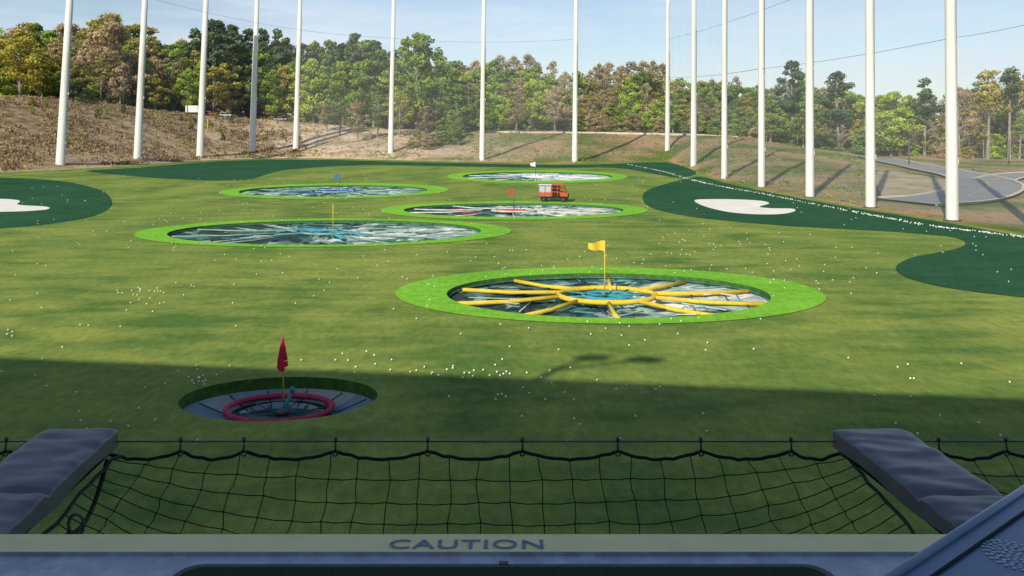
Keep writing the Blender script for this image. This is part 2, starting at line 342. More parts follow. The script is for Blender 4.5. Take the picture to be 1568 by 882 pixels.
# ------------------------------------------------------------ golf balls
def inhole(x,y,m=1.03):
    for t in T:
        e=t['i']
        if ((x-e[0])/e[2])**2+((y-e[1])/e[3])**2<m: return True
    return False
b=B()
def addball(x,y,z=0.03,r=0.036):
    if r<0.05 and y>45: r=0.036+ (y-45)*0.00018
    b.ball((x,y,z+r*0.6),r,M_ball,6,4)
cnt=0
while cnt<330:
    D=math.exp(random.uniform(math.log(21),math.log(150))); u=random.uniform(-.68,.68); x=u*D
    if inhole(x,D) or x>38 : continue
    if D<26 and random.random()<.5: continue
    if noise.noise(Vector((x*.08,D*.05,3)))<random.uniform(-.3,.3): continue
    addball(x,D); cnt+=1
for (px,py,sx,sy,n) in [(230,450,30,10,24),(290,585,30,12,18),(700,572,70,8,22),(1090,375,60,12,20),(800,440,120,16,10),(1250,420,60,25,18),(540,545,50,10,9),(780,590,20,20,12),(430,340,200,8,10),(820,412,150,8,12),(1400,560,90,25,7),(240,630,90,22,9),(900,600,60,20,6)]:
    for i in range(n):
        x,y=gp(random.gauss(px,sx),random.gauss(py,sy))
        if not inhole(x,y): addball(x,y)
edge=smooth([gp(*p) for p in [(960,252),(1010,262),(1060,276),(1109,287),(1166,297),(1240,312),(1333,330),(1420,346),(1500,356),(1640,372)]],10,False)
for i in range(520):
    k=random.random()*(len(edge)-1); i0=int(k); t=k-i0
    x=edge[i0][0]*(1-t)+edge[i0+1][0]*t+random.gauss(0,.22); y=edge[i0][1]*(1-t)+edge[i0+1][1]*t+random.gauss(0,.3); addball(x,y,0.05,0.051)
b.done('golf_balls')
# ------------------------------------------------------------ net poles
PL=[(92,258,.92),(210,251,.90),(306,241,.95),(386,235,.92),(453,229,.88),(598,242,.80),(738,247,.70),(880,249,.68),(1022,243,.70),(1062,257,.66),(1109,275,.50),(1166,287,.50),(1240,302,.52),(1333,318,.51),(1458,338,.54),(1606,364,.55)]
polepos=[]
def pole(x,y,z,r,lean):
    hh=46
    b=B(); b.tube([(0,0,-.5),(0,0,0.0),(0,0,.15),(lean*hh*.5,0,hh*.5),(lean*hh,0,hh)],[r*1.15,r*1.12,r*1.0,r*.84,r*.66],M_pole,20)
    b.tube([(r*.9+lean*1,-.1,1),(r*.8+lean*30,-.1,30)],0.05,M_metal,5)
    b.tube([(0,0,0),(0,0,.12)],[r*1.4,r*1.4],M_metal,16)
    for zc in (5.5,16): b.box((r*.95+lean*zc,-.05,zc),(.18,.18,.5),M_pole)
    b.done('net_pole',loc=(x,y,z))
for (px,py,r) in PL:
    if 300<px<500: x,y,z=hit(px,py)
    else: x,y=gp(px,py); z=0
    lean=float(np.interp(px,[92,386,740,1458],[.058,.033,.012,-.008])); pole(x,y,z,r,lean); polepos.append((x,y,lean,z))
for (x,y) in ((-101,142),(-103,116),(-105,92),(-107,66)): pole(x,y,0,.6,.02)
def net_mat(name,fac,col):
    m=bpy.data.materials.new(name); m.use_nodes=True; nt=m.node_tree; N=nt.nodes; L=nt.links
    for n in list(N): 
        if n.type!='OUTPUT_MATERIAL': N.remove(n)
    out=[n for n in N if n.type=='OUTPUT_MATERIAL'][0]
    d=N.new('ShaderNodeBsdfDiffuse'); d.inputs['Color'].default_value=(*col,1); tr=N.new('ShaderNodeBsdfTransparent'); mx=N.new('ShaderNodeMixShader')
    tc=N.new('ShaderNodeTexCoord'); n1=N.new('ShaderNodeTexNoise'); n1.inputs['Scale'].default_value=.12; L.new(tc.outputs['Object'],n1.inputs['Vector'])
    mr=N.new('ShaderNodeMapRange'); mr.inputs['To Min'].default_value=fac*.6; mr.inputs['To Max'].default_value=fac*1.4; L.new(n1.outputs['Fac'],mr.inputs['Value']); L.new(mr.outputs['Result'],mx.inputs[0])
    L.new(tr.outputs[0],mx.inputs[1]); L.new(d.outputs[0],mx.inputs[2]); L.new(mx.outputs[0],out.inputs['Surface']); return m
M_netR=net_mat('net_mesh_side',0.15,(0.42,0.46,0.50)); M_netBHaze=net_mat('net_mesh_back_haze',0.09,(0.42,0.46,0.50))  # back net tint doubles as painted aerial haze over the trees
b=B()
for i in range(len(polepos)-1):
    a=polepos[i]; c=polepos[i+1]; m=M_netR if i>=8 else M_netBHaze
    hh=44; b.poly([(a[0],a[1]+.6,a[3]+.3),(c[0],c[1]+.6,c[3]+.3),(c[0]+c[2]*hh,c[1]+.6,hh),(a[0]+a[2]*hh,a[1]+.6,hh)],m)
b.done('safety_net')
def sagc(p,q,sag,n=16): return [tuple(p[c]*(1-i/n)+q[c]*i/n-(sag*4*(i/n)*(1-i/n) if c==2 else 0) for c in range(3)) for i in range(n+1)]
b=B()
def at(px,py,D): return ((px-784)/F*D,D,H-(py-HY)/F*D)
b.tube(sagc(at(1166,105,115),at(1458,58,74),.3),0.026,M_metal,5); b.tube(sagc(at(1458,58,74),at(1640,20,60),.2),0.02,M_metal,5)
b.tube(sagc(at(1022,118,225),at(1166,105,115),.5),0.035,M_metal,5)
b.tube(sagc(at(1022,60,225),at(1240,-12,99),.6),0.03,M_metal,5)
b.tube(sagc(at(223,-5,192),at(598,58,230),2),0.03,M_metal,5)
b.tube(sagc(at(598,58,230),at(882,60,200),1),0.03,M_metal,5)
b.done('net_cable')
# ------------------------------------------------------------ ball collector cart
cxp,cyp=gp(848,309); root=empty('ball_collector_cart',(cxp,cyp,0))
M_or=mat('cart_red',(0.62,0.10,0.03),(0.5,0.07,0.02),3,.4)
M_cage=mat('cart_cage',(0.50,0.52,0.53),(0.34,0.36,0.38),6)
b=B()
b.box((0.1,0,.55),(3.2,1.3,.28),M_black); b.box((1.25,0,.85),(.85,1.25,.42),M_or); b.box((0.55,0,2.05),(1.5,1.4,.09),M_or)
b.box((.25,0,.88),(.7,1.15,.35),M_black); b.box((.0,0,1.2),(.16,1.1,.55),M_black)
for sy in (-.62,.62):
    b.tube([(-.15,sy,.7),(-.15,sy,2.03)],.07,M_or,6); b.tube([(1.45,sy,.9),(1.1,sy,2.03)],.07,M_or,6); b.tube([(-.15,sy,1.2),(1.3,sy,1.15)],.05,M_or,6)
    b.tube([(-.15,sy,1.62),(1.2,sy,1.62)],.04,M_or,6); b.tube([(.5,sy,.7),(.5,sy,2.03)],.05,M_or,6)
b.poly([(1.46,-.6,1.08),(1.46,.6,1.08),(1.14,.6,1.98),(1.14,-.6,1.98)],M_glass)
b.box((.3,0,1.45),(.9,1.1,.9),M_glass)
b.box((1.72,0,.75),(.08,1.1,.2),M_black)
b.done('cart_body',root,bevel=0.03)
b=B(); b.box((-.95,0,1.3),(1.5,1.35,1.25),M_cage); b.box((-.95,-.69,.95),(1.4,.03,.4),M_or)
for i in range(3): b.box((-1.66+i*.71,-.72,1.3),(.05,.03,1.3),M_metal); b.box((-1.66+i*.71,.72,1.3),(.05,.03,1.3),M_metal)
for z in (.68,1.94): b.box((-.95,-.735,z),(1.56,.04,.05),M_metal)
b.box((-.95,0,1.98),(1.6,1.45,.06),M_white)
b.done('ball_cage',root)
b=B()
for wx in (-1.1,1.15):
    for wy in (-.62,.62):
        b.tube([(wx,wy-.11,.32),(wx,wy+.11,.32)],.32,M_black,16); b.tube([(wx,wy-.13,.32),(wx,wy+.13,.32)],.12,M_metal,10)
b.done('wheels',root)
root.rotation_euler=(0,0,-.15)
# ------------------------------------------------------------ trees
def leaf_mat(name,dark,light,trans=0.3):
    m=bpy.data.materials.new(name); m.use_nodes=True; nt=m.node_tree; N=nt.nodes; L=nt.links
    b=N['Principled BSDF']; b.inputs['Roughness'].default_value=0.75; b.inputs['Specular IOR Level'].default_value=0.15
    at_=N.new('ShaderNodeAttribute'); at_.attribute_name='tint'
    oi=N.new('ShaderNodeObjectInfo'); ma=N.new('ShaderNodeMath'); ma.operation='MULTIPLY_ADD'; ma.inputs[1].default_value=.5; ma.inputs[2].default_value=-.20
    L.new(oi.outputs['Random'],ma.inputs[0]); ad=N.new('ShaderNodeMath'); ad.operation='ADD'; ad.use_clamp=True; L.new(ma.outputs[0],ad.inputs[0]); L.new(at_.outputs['Fac'],ad.inputs[1])
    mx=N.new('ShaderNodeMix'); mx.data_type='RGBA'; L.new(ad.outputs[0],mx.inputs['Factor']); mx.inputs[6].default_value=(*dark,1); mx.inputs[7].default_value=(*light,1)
    L.new(mx.outputs[2],b.inputs['Base Color'])
    t=N.new('ShaderNodeBsdfTranslucent'); L.new(mx.outputs[2],t.inputs['Color']); ms=N.new('ShaderNodeMixShader'); ms.inputs[0].default_value=trans
    out=[n for n in N if n.type=='OUTPUT_MATERIAL'][0]; L.new(b.outputs[0],ms.inputs[1]); L.new(t.outputs[0],ms.inputs[2]); L.new(ms.outputs[0],out.inputs['Surface']); return m
LM={'green':leaf_mat('leaf_green',(0.075,0.14,0.028),(0.32,0.44,0.075)),
    'bright':leaf_mat('leaf_bright',(0.15,0.24,0.028),(0.52,0.64,0.09)),
    'pine':leaf_mat('leaf_pine',(0.040,0.072,0.030),(0.145,0.21,0.075),.15),
    'brown':leaf_mat('leaf_budding',(0.23,0.175,0.080),(0.62,0.48,0.26)),
    'olive':leaf_mat('leaf_olive',(0.17,0.165,0.030),(0.58,0.51,0.10)),
    'dry':leaf_mat('leaf_dry',(0.17,0.12,0.065),(0.42,0.31,0.19))}
M_bark=mat('bark',(0.18,0.15,0.12),(0.36,0.31,0.26),3,stretch=(1,1,.2))
protos={}
def make_tree(kind,shape,seed):
    rs=np.random.RandomState(seed); rr=random.Random(seed)
    Ht=20.0; bld=B()
    bend=rr.uniform(-.6,.6)
    if shape=='round': z0,nc,cr,leaf,q,wr=4,54,(1.3,2.3),.30,74,5.8
    elif shape=='pine': z0,nc,cr,leaf,q,wr=8,38,(.9,1.8),.26,70,4.0
    elif shape=='sparse': z0,nc,cr,leaf,q,wr=6,48,(.9,1.8),.20,50,5.2
    elif shape=='tall': z0,nc,cr,leaf,q,wr=10.5,20,(.9,1.5),.24,50,2.8
    else: z0,nc,cr,leaf,q,wr=0.5,44,(1.8,3.2),.42,65,8.5
    tx=lambda z: bend*math.sin(z/Ht*2.5)
    if shape!='shrub':
        bld.tube([(tx(z),0,z) for z in (-1,0,4,8,12,16,18.5)],[.42,.36,.29,.24,.17,.09,.04],M_bark,7)
    C=[]
    for i in range(nc):
        t=rr.random()
        if shape in('round','sparse'): prof=math.sin(math.pi*min(1,(t*.86+.16)))**.6; 
        elif shape in('pine','tall'): prof=(1-t)**.55*(.55+.45*rr.random())+.12
        else: prof=math.sqrt(max(0,1-t*t))
        a=rr.uniform(0,6.283); R=wr*prof*(rr.random()**.45)*(1+.22*math.sin(a*3+seed))
        hgt=(Ht-z0-1.2) if shape!='shrub' else 17
        z=z0+t*hgt; C.append((tx(z)+R*math.cos(a),R*math.sin(a),z,rr.uniform(*cr)*(1-.35*t),rr.random()))
    for i,c in enumerate(C):
        if shape!='shrub' and (i%2==0 or shape=='sparse'):
            zb=max(3,c[2]-rr.uniform(1,3)-.25*math.hypot(c[0],c[1])); bld.tube([(tx(zb),0,zb),((c[0]+tx(zb))*.5,c[1]*.5,(zb+c[2])*.5-.2),(c[0],c[1],c[2]+(1.2 if shape=='sparse' else 0))],[.12,.08,.03],M_bark,4,cap=False)
    nb=len(bld.f); vb=len(bld.v)
    lm=LM[kind]; V=[];tint=[]
    for c in C:
        n=int(q*(c[3]/cr[0])**1.6)
        d=rs.normal(size=(n,3)); d/=np.linalg.norm(d,axis=1)[:,None]; rad=c[3]*rs.uniform(.35,1,size=n)**.6
        p=d*rad[:,None]*np.array([1.1,1.1,.72])+np.array(c[:3])
        nrm=d*.9+rs.normal(size=(n,3))*.55; nrm/=np.linalg.norm(nrm,axis=1)[:,None]
        a=np.cross(nrm,rs.normal(size=(n,3))); a/=np.linalg.norm(a,axis=1)[:,None]; bb=np.cross(nrm,a)
        s=leaf*rs.uniform(.6,1.5,size=n)[:,None]; s2=s*rs.uniform(.5,1,size=n)[:,None]
        quad=np.stack([p-a*s,p-bb*s2,p+a*s*.9,p+bb*s2],axis=1); V.append(quad.reshape(-1,3))
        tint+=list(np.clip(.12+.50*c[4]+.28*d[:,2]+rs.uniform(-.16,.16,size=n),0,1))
    V=np.concatenate(V); nq=len(V)//4
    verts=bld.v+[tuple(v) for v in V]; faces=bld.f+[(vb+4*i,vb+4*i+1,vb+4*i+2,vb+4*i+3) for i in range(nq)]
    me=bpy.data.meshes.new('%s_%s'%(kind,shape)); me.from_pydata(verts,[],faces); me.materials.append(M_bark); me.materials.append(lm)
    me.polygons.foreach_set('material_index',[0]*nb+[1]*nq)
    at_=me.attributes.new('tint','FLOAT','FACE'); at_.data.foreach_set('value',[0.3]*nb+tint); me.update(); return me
def hash_s(s): return sum(ord(c)*(i+3) for i,c in enumerate(s))%991
def proto(kind,shape,i):
    k=(kind,shape,i)
    if k not in protos: protos[k]=make_tree(kind,shape,hash_s(kind+shape)+i*13)
    return protos[k]
rt=random.Random(11)
def tree(px,top,D,kind,shape,parent=None,name=None,wf=1.0,varn=3):
    x=(px-784)/F*D; z=tz(x,D)-.3; ht=H-(top-HY)/F*D-z
    if ht<1: return
    s=ht/20.0; me=proto(kind,shape,rt.randrange(varn))
    o=bpy.data.objects.new(name or {'pine':'pine_tree','tall':'pine_tree','shrub':'shrub'}.get(shape,'deciduous_tree'),me); scene.collection.objects.link(o)
    o.location=(x,D,z); w=s*wf*rt.uniform(.9,1.2); o.scale=(w,w,s); o.rotation_euler=(0,0,rt.uniform(0,6.28))
    if parent: o.parent=parent
forest=empty('forest_treeline')
prof=[(-300,30),(0,35),(40,22),(80,36),(130,30),(165,16),(215,30),(250,55),(290,40),(330,26),(370,30),(410,40),(440,42),(480,52),(520,50),(560,52),(600,62),(640,62),(680,85),(720,84),(770,74),(805,78),(840,92),(900,95),(950,90),(1010,92),(1050,112),(1090,108),(1130,116),(1180,118),(1230,122),(1290,128),(1340,140),(1370,140),(1400,142),(1450,138),(1490,115),(1530,108),(1568,102),(1900,100)]
def topy(px): return float(np.interp(px,[p[0] for p in prof],[p[1] for p in prof]))
def kinds(px,layer):
    r=rt.random()
    if px<280: return [('olive','round'),('brown','sparse'),('green','round'),('olive','round'),('olive','sparse'),('bright','sparse'),('brown','round')][int(r*7)] 
    if px<470: return ('pine','pine') if (layer<2 or r<.3) else [('green','round'),('olive','round'),('bright','round')][int(r*3)]
    if px<700: return (('pine','pine') if r<.6 else ('green','round')) if layer<2 else (('bright','round') if r<.6 else ('green','round'))
    if px<830: return [('brown','sparse'),('green','round'),('bright','round'),('bright','round')][int(r*4)] if layer else [('brown','sparse'),('brown','sparse')][int(r*2)]
    if px<1040: return ([('brown','sparse'),('olive','sparse'),('bright','round'),('green','round'),('brown','round')][int(r*5)]) if layer else ('brown','sparse')
    if px<1400: return [('green','round'),('olive','round'),('brown','sparse'),('bright','round'),('green','sparse'),('green','round')][int(r*6)]
    return [('brown','sparse'),('olive','tall'),('pine','tall'),('brown','sparse'),('green','tall'),('olive','sparse')][int(r*6)]
for layer,(dd,off,step) in enumerate([(75,0,19),(52,14,20),(30,36,21),(14,60,23)]):
    px=-330
    while px<1900:
        base=float(np.interp(px,[c[0] for c in crest],[c[1] for c in crest]))
        D=base+dd+rt.uniform(-7,7); k=kinds(px,layer)
        tp=topy(px)+off+rt.uniform(-5,14)
        tree(px,tp,D,k[0],k[1],forest,'tree',1.0 if D<330 else .9)
        px+=step*rt.uniform(.7,1.3)*(1.6 if px<0 or px>1568 else 1)
px=-330
while px<1900:
    base=float(np.interp(px,[c[0] for c in crest],[c[1] for c in crest])); by=float(np.interp(px,[c[0] for c in crest],[c[2] for c in crest]))
    for q in range(2):
        D=base+rt.uniform(8,60); tree(px+rt.uniform(-9,9),by-rt.uniform(14,48),D,rt.choice(['green','olive','brown','bright','green']),'shrub',forest,'undergrowth',rt.uniform(.8,1.6))
    px+=15
for a in [(640,44,268,'green','round'),(420,104,292,'bright','round'),(480,86,292,'bright','round'),(525,90,292,'bright','round'),(572,84,280,'green','round'),(1215,86,236,'pine','pine'),(1285,103,232,'pine','pine'),(1415,116,215,'pine','pine'),(330,22,300,'pine','pine'),(545,46,315,'pine','pine'),(1365,136,212,'bright','round'),(1512,96,208,'olive','tall'),(1545,92,206,'pine','tall'),(1470,128,212,'brown','sparse'),(165,18,262,'brown','round'),(30,40,225,'olive','round'),
          (700,125,258,'green','round'),(815,118,262,'bright','round'),(850,130,255,'brown','sparse'),(790,140,252,'brown','sparse'),(740,140,255,'green','round'),(520,140,262,'green','sparse'),(548,150,250,'brown','sparse'),(578,142,255,'green','sparse'),(612,135,255,'olive','sparse'),(655,160,250,'brown','round'),(690,165,245,'green','round'),(500,150,268,'brown','sparse'),(1180,150,226,'green','round'),(1230,150,218,'green','round')]:
    tree(*a)
for a in [(675,190,238),(700,192,236),(640,197,236),(655,205,232),(880,180,262),(930,172,262),(970,170,262),(1010,175,258),(908,170,264)]:
    tree(a[0],a[1],a[2],rt.choice(['green','olive','brown']),'shrub',None,'shrub',1.3)
for i in range(34):
    px=rt.uniform(20,460); by=float(np.interp(px,[c[0] for c in crest],[c[2] for c in crest])); p=hit(px,by+rt.uniform(4,45)); ty=HY-(p[2]+rt.uniform(1.2,3.2)-H)*F/p[1]
    tree(px,ty,p[1],rt.choice(['bright','olive','pine']),'round',None,'sapling',.8)
def tufts(name,n,pr,kindm,size,srange,seed):
    rs=random.Random(seed); V=[];Fc=[];tn=[]
    while n>0:
        px=rs.uniform(*pr); th=math.atan2(px-784,F); R=float(np.interp(th,TH,RR,period=2*math.pi)); Rc=max(float(np.interp(th,CT,CD)),R+20)
        r=R+(Rc-R)*rs.uniform(*srange); x,y=math.sin(th)*r,math.cos(th)*r
        if noise.noise(Vector((x*.07,y*.07,seed)))<rs.uniform(-.3,.3): continue
        z=tz(x,y); s=size*rs.uniform(.4,1.5); tt=rs.random(); n-=1
        for q in range(8):
            a=rs.uniform(0,6.28); ox,oy=rs.gauss(0,s*.5),rs.gauss(0,s*.5); dx,dy=math.cos(a)*s*.2,math.sin(a)*s*.2; zz=z+rs.uniform(-.1,s*.35); k=len(V)
            V+= [(x+ox-dx,y+oy-dy,zz),(x+ox+dx,y+oy+dy,zz),(x+ox+dx*.4,y+oy+dy*.4+.1,zz+s*.4),(x+ox-dx*.6,y+oy-dy*.6,zz+s*.35)]; Fc.append((k,k+1,k+2,k+3)); tn.append(min(1,max(0,tt+rs.uniform(-.3,.3))))
    me=bpy.data.meshes.new(name); me.from_pydata(V,[],Fc); me.materials.append(LM[kindm]); at_=me.attributes.new('tint','FLOAT','FACE'); at_.data.foreach_set('value',tn)
    o=bpy.data.objects.new(name,me); scene.collection.objects.link(o)
tufts('dry_brush',4200,(-200,460),'dry',0.8,(.02,1.0),3)
tufts('dry_brush',900,(460,1200),'dry',.5,(.05,1.0),4)
tufts('bank_weeds',900,(-200,500),'olive',.8,(.02,1.0),5)
tufts('bank_weeds',1300,(560,1330),'green',.5,(.02,1.0),6)
# ------------------------------------------------------------ road at the right
M_asph=mat('asphalt',(0.24,0.235,0.235),(0.29,0.285,0.28),.5); M_kerb=mat('concrete_kerb',(0.62,0.58,0.46),(0.52,0.48,0.38),.6); M_dirt=mat('tan_dirt',(0.54,0.42,0.28),(0.40,0.31,0.18),.15,c3=(.24,.26,.09),s3=.25)
def road(name,pts,w,sh=9):
    c=smooth([hit(*p)[:2] for p in pts],8,False); b=B()
    def off(i,o):
        a=Vector(c[max(i-1,0)]); d=Vector(c[min(i+1,len(c)-1)])-a; d.normalize(); n=Vector((-d.y,d.x)); p=Vector(c[i])+n*o; return (p.x,p.y)
    for i in range(len(c)-1):
        for o0,o1,z,m in ((-w/2,w/2,.26,M_asph),(w/2,w/2+.5,.40,M_kerb),(-w/2-.5,-w/2,.40,M_kerb),(-.10,-.04,.27,M_yel),(.04,.10,.27,M_yel)):
            q=[off(i,o0),off(i,o1),off(i+1,o1),off(i+1,o0)]; b.poly([(p[0],p[1],tz(*p)+z) for p in q][::-1],m)
        for o0 in (-w/2,w/2):
            q=[off(i,o0),off(i+1,o0)]; b.poly([(q[0][0],q[0][1],tz(*q[0])+.1),(q[1][0],q[1][1],tz(*q[1])+.1),(q[1][0],q[1][1],tz(*q[1])+.40),(q[0][0],q[0][1],tz(*q[0])+.40)],M_kerb)
    b.done(name)
road('access_road',[(1340,243),(1385,252),(1430,261),(1480,271),(1512,283),(1502,296),(1455,307),(1385,312)],8)
road('access_road',[(1520,279),(1545,272),(1580,268),(1680,264)],5)
c=[hit(*p) for p in [(1345,262),(1400,268),(1450,277),(1470,286),(1455,294),(1400,299),(1350,301)]]
b=B(); cc=(sum(p[0] for p in c)/len(c),sum(p[1] for p in c)/len(c)); c=smooth([p[:2] for p in c],4)
for i in range(len(c)):
    a,d=c[i],c[(i+1)%len(c)]
    for k in range(6):
        s0,s1=k/6,(k+1)/6; L4=[]
        for (p,s) in ((a,s0),(d,s0),(d,s1),(a,s1)): x=cc[0]+(p[0]-cc[0])*s; y=cc[1]+(p[1]-cc[1])*s; L4.append((x,y,tz(x,y)+.12))
        if k==0: L4=[L4[0],L4[2],L4[3]]
        b.poly(L4,M_dirt)
b.done('dirt_apron')
b=B(); c=[hit(p,y) for p,y in [(745,203),(800,204),(860,204),(920,204.5),(1000,206),(1060,207.5),(1130,211)]]
for i in range(len(c)-1):
    a,d=c[i],c[i+1]; b.poly([(a[0],a[1],a[2]-.5),(d[0],d[1],d[2]-.5),(d[0],d[1],d[2]+.5),(a[0],a[1],a[2]+.5)],M_kerb)
    b.poly([(a[0],a[1],a[2]+.5),(d[0],d[1],d[2]+.5),(d[0],d[1]+.4,d[2]+.5),(a[0],a[1]+.4,a[2]+.5)],M_kerb)
b.done('retaining_wall')
def lamp(px,D,top):
    x=(px-784)/F*D; z=tz(x,D); zt=H-(top-HY)/F*D; b=B(); b.tube([(0,0,0),(0,0,zt-z)],[.16,.1],M_metal,8); b.tube([(0,0,zt-z-.1),(1.2,0,zt-z+.1)],.06,M_metal,6); b.box((1.5,0,zt-z+.1),(.9,.4,.16),M_metal); b.done('street_lamp',loc=(x,D,z))
for a in [(189,246,112),(287,260,125),(1392,170,218),(1490,150,252),(1545,185,215)]: lamp(*a)
def car(name,px,D,col,L=4.6,van=False):
    x=(px-784)/F*D; z=tz(x,D); r=empty(name,(x,D,z+.05)); m=mat('car_'+name+str(int(col[0]*100)),col,None,2,.3); b=B()
    if van: b.box((-.6,0,1.75),(4.2,2.1,2.3),m); b.box((2.1,0,1.25),(1.2,1.9,1.5),m); b.box((2.45,0,1.55),(.56,1.7,.6),M_glass); b.box((0,0,.55),(5.4,1.9,.25),M_black)
    else:
        b.box((0,0,.62),(L,1.75,.55),m); b.box((-.2,0,1.17),(1.9,1.45,.52),M_glass); b.box((-.25,0,1.46),(1.7,1.4,.08),m)
    b.done('body',r,bevel=.08); b=B()
    for wx in (-L*.3,L*.3):
        for wy in (-.8,.8): b.tube([(wx,wy-.12,.33),(wx,wy+.12,.33)],.33,M_black,14)
    b.done('wheels',r); return r
car('box_truck',298,269,(.75,.75,.75),5,True)
car('parked_car',322,272,(.45,.03,.03)); car('parked_car',345,274,(.5,.5,.5)); car('parked_car',430,283,(.3,.3,.32)); car('parked_car',452,284,(.05,.06,.1))
b=B(); x,y,z=hit(318,203); b.tube([(x,y,z),(x,y,z+4)],.12,M_yel,8); b.ball((x,y,z+4),.16,M_yel); b.done('yellow_marker_post')
# ------------------------------------------------------------ building behind the open bays (casts the big shadow)
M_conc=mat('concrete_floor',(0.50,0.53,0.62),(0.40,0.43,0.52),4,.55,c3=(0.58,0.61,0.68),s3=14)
M_wall=mat('stucco_wall',(0.50,0.48,0.45),(0.42,0.40,0.38),1)
root=empty('driving_range_building')
el=math.radians(32); SH=24.0; Lh=SH/math.tan(el)
re=lambda x:27.2-.128*(x+SX*Lh)-SY*Lh
b=B(); b.prism([(-80,-24),(60,-24),(60,re(60)+3.5),(18,re(18)+.9),(0,re(0)),(-80,re(-80))],0,SH,M_wall); b.done('shadow_block',root)  # unseen block; height and setback shaped for shadow edge and skylight on ledge
b=B(); b.prism([(-80,re(-80)+.01),(60,re(60)+3.52),(60,2.984),(-80,2.984)][::-1],6.5,6.9,M_conc); b.done('bay_floor',root)
b=B()
for i in range(12):
    x=-38+i*7.2
    b.box((x,2.6,3.25),(.4,.4,6.5),M_wall)
b.done('bay_columns',root)
b=B()
zf=SH+1.3; k=zf/math.tan(el)
for (gx,gy) in ((3.0,29.6),(4.9,29.3)):
    fx,fy=gx-k*SX,gy-k*SY
    b.ball((fx,fy,zf),(.75,.38,.16),M_metal,14,8); b.tube([(fx-1.5 if gx<4 else fx-3.4,re(fx)-.2,SH-.1),(fx-1.0 if gx<4 else fx-2.9,re(fx)+.2,SH+.9),(fx,fy,zf)],.09,M_metal,6)
b.done('roof_floodlight')
# ------------------------------------------------------------ kerb, text, mat, dispenser
zf=6.9; M_cream=mat('cream_edge',(0.95,0.85,0.42),(0.86,0.76,0.37),7,.6,c3=(0.92,0.82,0.42),s3=30)
b=B(); b.prism([(-30,2.985),(30,2.985),(30,3.114),(-30,3.114)],6.80,zf+.015,M_conc,M_cream); b.done('caution_ledge',bevel=.004)
cu=bpy.data.curves.new('CAUTION','FONT'); cu.body='CAUTION'; cu.size=.066; cu.align_x='CENTER'; cu.space_character=1.08; cu.extrude=.0006; cu.offset=.0004
to=bpy.data.objects.new('caution_lettering',cu); scene.collection.objects.link(to); to.location=(-.172,3.005,zf+.018); to.scale=(2.0,1.35,1)
cu.materials.append(mat('lettering_paint',(0.14,0.18,0.36),(0.26,0.28,0.40),60,.7))
bpy.context.view_layer.update(); w=to.dimensions.x; to.scale=(2.0*.585/w,1.35,1)
def rrect(x0,x1,y0,y1,r,n=8):
    L=[]
    for cx_,cy_,a0 in ((x1-r,y0+r,-90),(x1-r,y1-r,0),(x0+r,y1-r,90),(x0+r,y0+r,180)):
        for i in range(n+1): a=math.radians(a0+90*i/n); L.append((cx_+r*math.cos(a),cy_+r*math.sin(a)))
    return L
root=empty('hitting_mat')
M_rim=mat('mat_rim',(0.045,0.055,0.06),(0.07,0.08,0.085),9,.5)
b=B(); b.prism(rrect(-1.2,1.14,1.3,2.892,.09),zf,zf+.02,M_rim); b.done('rubber_rim',root,bevel=.006)
b=B(); b.prism(rrect(-1.17,1.11,1.34,2.862,.07),zf+.0205,zf+.026,mat('mat_turf',(0.008,0.025,0.013),(0.016,0.045,0.022),90,.9)); b.done('mat_surface',root)
b=B(); b.box((-.03,2.897,zf+.012),(.035,.02,.02),M_rim); b.done('mat_latch',root)
root=empty('ball_dispenser')
M_disp=mat('dispenser_blue',(0.085,0.16,0.31),(0.12,0.20,0.37),5,.35,spec=.5,bump=.05,bscale=14); M_dispL=mat('dispenser_edge',(0.28,0.37,0.52),(0.34,0.43,0.58),5,.35)
P0=Vector((.40,1.167)); P1=Vector((1.55,2.03)); zt=H-.75
b=B(); b.prism([(P0.x,P0.y),(P0.x+.25,P0.y-.5),(2.1,.67),(2.1,1.9),(P1.x,P1.y)],zf,zt,M_disp); b.done('cabinet',root,bevel=.02)
d=(P1-P0).normalized(); nrm=Vector((-d.y,d.x))
b=B()
for o_,r_,m_ in ((-.010,.008,M_dispL),(-.05,.003,M_dnet)):
    b.tube([(P0.x+nrm.x*o_,P0.y+nrm.y*o_,zt+.002),(P1.x+nrm.x*o_,P1.y+nrm.y*o_,zt+.002)],r_,m_,8)
b.done('edge_trim',root)
b=B(); M_emb=mat('emblem_print',(0.55,0.62,0.72),(0.44,0.52,0.64),20)
for i in range(6):
    for k in range(4+i*4):
        a=2*math.pi*k/(4+i*4)+i*.3; rr_=.008+.0085*i; ccx,ccy=.882+rr_*math.cos(a)*.9,1.40+rr_*math.sin(a)
        b.poly([(ccx+.0042*math.cos(q),ccy+.0034*math.sin(q),zt+.0015) for q in [0,1.05,2.1,3.14,4.19,5.24]],M_emb)
b.done('emblem',root)
